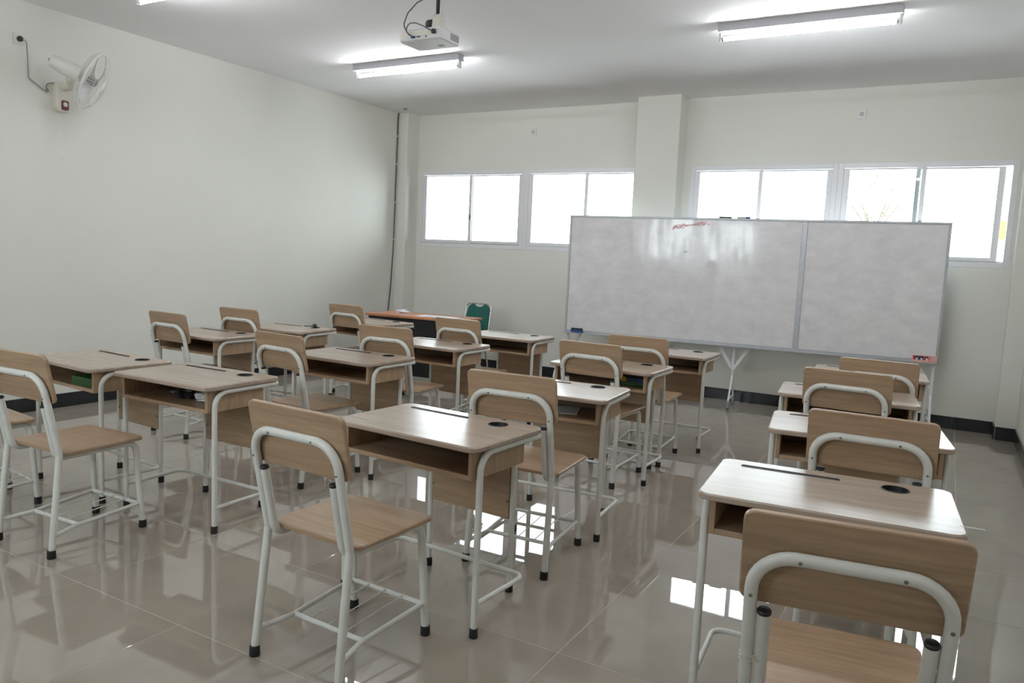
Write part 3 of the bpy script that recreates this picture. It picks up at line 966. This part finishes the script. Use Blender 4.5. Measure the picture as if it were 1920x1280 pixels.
MB().bbox(-0.02, 0.10, -0.05, 0.05, 0.0825, 0.092, 0.003).build('mount_plate', 'cream_plastic', pj)
MB().prism(rrect(0.030, 0.100, -0.032, 0.032, 0.010, 3), [(0.0, 0.0922), (0.004, 0.15), (0.016, 0.188)]).build('mount_joint', 'cream_plastic', pj)
MB().lathe([(0.026, 0), (0.031, 0.006), (0.031, 0.040), (0.024, 0.050)], 12, Matrix.Translation((0.030, -0.005, 0.132)) @ Matrix.Rotation(R(-90), 4, 'Y')).build('knob', 'black_plastic', pj, True)
pole_h = ZC - PZ
MB().tube([(0.062, 0, 0.186), (0.062, 0, pole_h - 0.012)], 0.0150, 12).build('pole', 'black_plastic', pj, True)
MB().lathe([(0.045, 0), (0.045, 0.008), (0.02, 0.011)][::-1], 20, Matrix.Translation((0.062, 0, pole_h - 0.0005)) @ Matrix.Scale(-1, 4, (0, 0, 1))).build('ceiling_plate', 'black_plastic', pj)
MB().tube([(0.083, -0.004, 0.180), (0.084, -0.004, 0.30), (0.083, -0.003, pole_h - 0.003)], 0.005, 8).build('pole_cable', 'cream_plastic', pj, True)
MB().tube([(-0.047, -0.128, 0.026), (-0.07, -0.15, 0.04), (-0.115, -0.14, 0.105), (-0.115, -0.10, 0.19), (-0.07, -0.06, 0.265), (0.0, -0.04, 0.30), (0.045, -0.015, 0.35), (0.050, -0.012, pole_h - 0.002)], 0.0042, 8, 0.05, 5).build('video_cable', 'cable', pj, True)
MB().tube([(0.112, -0.130, 0.045), (0.06, -0.14, 0.075), (-0.02, -0.13, 0.11), (-0.075, -0.135, 0.115), (-0.095, -0.14, 0.07), (-0.07, -0.135, 0.035)], 0.0036, 8, 0.035, 5).build('power_cable', 'cable', pj, True)

# ------------------------------------------------------------------ wall fan
fan = thing('wall_fan', 'white wall-mounted oscillating fan with wire cage on the left wall', 'fan', (XL, 3.70, 2.40))
fo = Vector((XL, 3.70, 2.40))


def F(p):
    return Vector(p) - fo


tmp = MB().prism(rrect(-0.058, 0.058, 0.06, 0.29, 0.04, 5), [(0, 0.001), (0, 0.045), (0.010, 0.062)])
MB().add([(d, x, z) for (x, z, d) in tmp.v], tmp.f).build('wall_plate', 'cream_plastic', fan)
tmp = MB().prism(rrect(-0.030, 0.030, 0.075, 0.155, 0.014, 4), [(0, 0.0622), (0.002, 0.068)])
sp = MB().add([(d, x + 0.006, z) for (x, z, d) in tmp.v], tmp.f).build('switch_panel', 'maroon', fan)
tmp = MB().prism(circle(0.006, 0.122, 0.019, 16), [(0, 0.0682), (0.003, 0.074)])
MB().add([(d, x, z) for (x, z, d) in tmp.v], tmp.f).build('switch_dial', 'white_plastic', sp)
axis = Vector((0.62, 0.667, -0.415)).normalized()
cc = F((-6.12, 3.746, 2.696))                              # cage centre
mtail = cc - axis * 0.28
MB().tube([(0.05, 0.0, 0.26), (0.13, 0.01, 0.265), tuple(cc - axis * 0.17 - Vector((0, 0, 0.055)))], 0.033, 10, 0.05).build('arm', 'cream_plastic', fan, True)
Q = Vector((0, 0, 1)).rotation_difference(axis).to_matrix().to_4x4()


def FM(d):
    return Matrix.Translation(cc + axis * d) @ Q


MB().lathe([(0.030, -0.315), (0.050, -0.308), (0.062, -0.22), (0.066, -0.12), (0.056, -0.085), (0.02, -0.078)], 20, FM(0)).build('motor_housing', 'white_plastic', fan, True)
MB().lathe([(0.012, -0.33), (0.012, -0.315)], 10, FM(0)).build('oscillation_knob', 'grey_plastic', fan, True)
RC = 0.235
cage_r = MB().torus(RC, 0.0065, FM(0), 48, 6).build('cage_rim', 'white_plastic', fan, True)


def cage(sign, depth, hub):
    w_ = MB()
    for k in range(56):
        a = 2 * math.pi * k / 56
        P_ = []
        for s in range(7):
            u = s / 6
            rr = hub + (RC - hub) * u
            dz = sign * depth * math.sqrt(max(0, 1 - (u * 0.98) ** 2.4))
            P_.append(FM(0) @ Vector((rr * math.cos(a), rr * math.sin(a), dz)))
        w_.tube(P_, 0.0011, 4, caps=False)
    for u in (0.35, 0.7):
        rr = hub + (RC - hub) * u
        w_.torus(rr, 0.0016, FM(sign * depth * math.sqrt(1 - (u * .98) ** 2.4)), 40, 4)
    return w_


cage(1, 0.085, 0.035).build('front_cage', 'white_plastic', fan)
cage(-1, 0.075, 0.06).build('rear_cage', 'white_plastic', fan)
MB().lathe([(0.038, 0.080), (0.038, 0.086), (0.030, 0.090)], 20, FM(0)).build('cage_badge', 'white_plastic', fan, True)
MB().lathe([(0.030, -0.03), (0.034, -0.02), (0.032, 0.03), (0.015, 0.042)], 18, FM(0)).build('hub', 'grey_plastic', fan, True)
for k in range(3):
    a0 = k * 2 * math.pi / 3 + 0.4
    b = MB()
    rows = []
    for s in range(6):
        rr = 0.03 + 0.17 * s / 5
        half = 0.30 + 0.28 * math.sin(math.pi * min(1, s / 5 * 0.75))
        for q in (-1, -0.33, 0.33, 1):
            rows.append(FM(0) @ Vector((rr * math.cos(a0 + q * half), rr * math.sin(a0 + q * half), 0.025 * q)))
    fs = [(s * 4 + q, s * 4 + q + 1, s * 4 + q + 5, s * 4 + q + 4) for s in range(5) for q in range(3)]
    back = [p - axis * 0.003 for p in rows]
    b.add(rows + back, fs + [tuple(i + 24 for i in reversed(f)) for f in fs])
    b.build('blade', 'fan_blade', fan, True)
MB().tube([(0.045, -0.012, 0.06), (0.045, -0.014, -0.31)], 0.0011, 5).build('pull_cord', 'cream_plastic', fan)
MB().lathe([(0.002, -0.335), (0.006, -0.328), (0.006, -0.314), (0.002, -0.308)], 10, Matrix.Translation((0.045, -0.014, 0))).build('pull_bead', 'cream_plastic', fan, True)


def wall_socket(label, loc, rz, plug=False):
    t_ = thing('wall_socket', label, 'socket', loc, rz)
    # local: plate in x-z plane, facing -y
    tm = MB().prism(rrect(-0.043, 0.043, -0.043, 0.043, 0.010, 3), [(0, 0.0005), (0, 0.007), (0.004, 0.010)])
    MB().add([(x, -d, z) for (x, z, d) in tm.v], tm.f).build('plate', 'white_plastic', t_)
    tm = MB().prism(circle(0, 0, 0.023, 18), [(0, 0.0102), (0.001, 0.0125)])
    MB().add([(x, -d, z) for (x, z, d) in tm.v], tm.f).build('insert', 'cream_plastic' if plug else 'lamp_metal', t_)
    return t_


wall_socket('small white wall socket high above the left back window', (-4.60, YB, 2.985), 0)
wall_socket('small white wall socket high above the right back window', (-0.918, YB, 3.004), 0)
wall_socket('white wall socket with the fan plug on the left wall', (XL, 3.388, 2.964), R(90), True)
fc = thing('fan_cord', 'grey fan power cord with black plug hanging on the left wall', 'cord', (XL, 3.388, 2.964))
MB().lathe([(0.0215, 0.0128), (0.022, 0.03), (0.014, 0.045), (0.007, 0.05)], 14, Matrix.Rotation(R(90), 4, 'Y')).build('plug', 'black_plastic', fc, True)
g0 = Vector((XL, 3.388, 2.964))
pp = [(XL + .05, 3.388, 2.964), (XL + .045, 3.423, 2.950), (XL + .016, 3.444, 2.828), (XL + .012, 3.449, 2.682), (XL + .010, 3.517, 2.645), (XL + .010, 3.586, 2.600), (XL + .014, 3.604, 2.618), (XL + .018, 3.545, 2.634), (XL + .018, 3.600, 2.672), (XL + .022, 3.645, 2.687)]
MB().tube([Vector(p) - g0 for p in pp], 0.0042, 8, 0.03, 4).build('cable', 'grey_plastic', fc, True)

# cable down the corner, with clips
cb = thing('wall_cable', "dark cable clipped down the left wall corner behind the teacher's desk", 'cable', (XL, 8.09, 0.12))
c0 = Vector((XL, 8.09, 0.12))
cp = [(XL + .012, 8.098, 3.258), (XL + .011, 8.088, 3.166), (XL + .011, 8.086, 2.90), (XL + .011, 8.080, 2.443), (XL + .011, 8.075, 1.956), (XL + .011, 8.063, 1.463), (XL + .012, 8.029, 0.967), (XL + .013, 7.990, 0.66), (XL + .020, 7.96, 0.124)]
MB().tube([Vector(p) - c0 for p in cp], 0.0075, 8, 0.15, 3).build('sheath', 'cable', cb, True)
for (y, z) in ((8.0865, 2.96), (8.0825, 2.60), (8.077, 2.10), (8.068, 1.62)):
    MB().bbox(0.0005, 0.0225, y - 8.09 - 0.014, y - 8.09 + 0.014, z - 0.12 - 0.008, z - 0.12 + 0.008, 0.002).build('clip', 'white_plastic', cb)
sd = thing('ceiling_sensor', 'small round grey sensor on the ceiling in the far left corner', 'sensor', (-6.19, 7.87, ZC - 0.0005))
MB().lathe([(0.030, -0.004), (0.045, 0.0)], 20).build('base_ring', 'white_plastic', sd, True)
MB().lathe([(0.010, -0.022), (0.024, -0.016), (0.028, -0.0042)], 20).build('dome', 'grey_plastic', sd, True)

# ------------------------------------------------------------------ small things on and in the desks
loc, a = on_desk('A3', 0.185, 0.155, DZ + 0.0028)
pl = thing('adapter_plug', 'small black plug with a stub of cable on the desk by the left wall', 'plug', loc, a)
MB().lathe([(0.012, 0.0), (0.022, 0.006), (0.020, 0.022), (0.010, 0.032)], 14).build('plug_body', 'black_plastic', pl, True)
MB().tube([(-0.015, -0.004, 0.012), (-0.07, -0.012, 0.006), (-0.11, -0.010, 0.005)], 0.004, 8, 0.02).build('cable_stub', 'black_plastic', pl, True)
BZ = 0.6305
loc, a = on_desk('A1', 0.17, -0.03, BZ + 0.0008)
bk = thing('exercise_book', 'green book inside the desk nearest the left wall', 'book', loc, a + R(2))
MB().box(-0.106, 0.106, -0.148, 0.146, 0.003, 0.044).build('page_block', 'paper', bk)
for z in (0, 0.0442):
    MB().bbox(-0.11, 0.11, -0.150, 0.150, z, z + 0.0028, 0.0008).build('cover', 'green_book', bk)
MB().bbox(-0.11, 0.11, -0.1535, -0.1503, 0, 0.047, 0.0006).build('spine', 'green_book', bk)
loc, a = on_desk('B1', 0.06, -0.05, BZ)
bg_ = thing('plastic_bag', 'crumpled black and white plastic bag inside the second-column front desk', 'bag', loc, a)
for nm, mt, sx, sy, sz, ox, ph in (('bag_body', 'black_plastic', 0.085, 0.07, 0.034, -0.07, 0.3), ('bag_paper', 'paper', 0.085, 0.06, 0.024, 0.10, 1.7)):
    bm = bmesh.new()
    bmesh.ops.create_icosphere(bm, subdivisions=3, radius=1)
    for v in bm.verts:
        k_ = 1 + 0.22 * math.sin(v.co.x * 7 + ph) * math.cos(v.co.y * 8 + ph) + 0.12 * math.sin(v.co.z * 11 + v.co.x * 6)
        v.co = Vector((ox + v.co.x * sx * k_, v.co.y * sy * k_, max(0.0, sz + v.co.z * sz * k_)))
    me = bpy.data.meshes.new(nm); bm.to_mesh(me); bm.free(); me.materials.append(M[mt])
    o = bpy.data.objects.new(nm, me); COL.objects.link(o); o.parent = bg_
loc, a = on_desk('C2', 0.0, -0.03, BZ + 0.0004)
o = MB().bbox(-0.15, 0.15, -0.105, 0.105, 0, 0.004, 0.0006).build('paper_sheet', 'paper', None, False, loc)
o.rotation_euler = (0, 0, a + R(14))
tag(o, 'folded white paper inside the second desk of the third column', 'paper')
loc, a = on_desk('C3', 0.20, -0.09, BZ)
sn = thing('snack_packet', 'green and yellow packet inside the third desk of the third column', 'packet', loc, a - R(4))
MB().bbox(-0.095, 0.085, -0.02, 0.02, 0.0, 0.062, 0.008).build('packet_body', 'green_book', sn)
MB().bbox(-0.085, -0.045, -0.0212, -0.0195, 0.030, 0.060, 0.0004).build('printed_patch', 'yellow', sn)
MB().bbox(-0.030, 0.075, -0.0212, -0.0195, 0.034, 0.058, 0.0004).build('printed_patch', 'blue', sn)
loc, a = on_desk('D1', 0.383, -0.150, DZ + 0.0006)
tp = thing('tape_strip', 'strip of clear tape sticking out from the nearest right desk edge', 'tape', loc, a)
MB().box(-0.030, 0.030, -0.007, 0.007, 0.0, 0.0004).build('film', 'tape', tp)

# string wound round the left tubes of the nearest chair
X, Y, A = CHAIRS['D1']
st = thing('string', 'pale string wound round the left tube of the nearest chair', 'string', (X, Y, 0), R(A))
for zz, tl in ((0.566, 0.004), (0.573, -0.006), (0.580, 0.010)):
    yc = -0.19 - (zz - 0.465) * 0.205
    P_ = []
    for k in range(25):
        q = 2 * math.pi * k / 24
        P_.append((-0.1808 + 0.0305 * math.cos(q), yc + 0.0158 * math.sin(q), zz + tl * math.cos(q)))
    MB().tube(P_, 0.0013, 5, caps=False).build('loop', 'fibre', st, True)
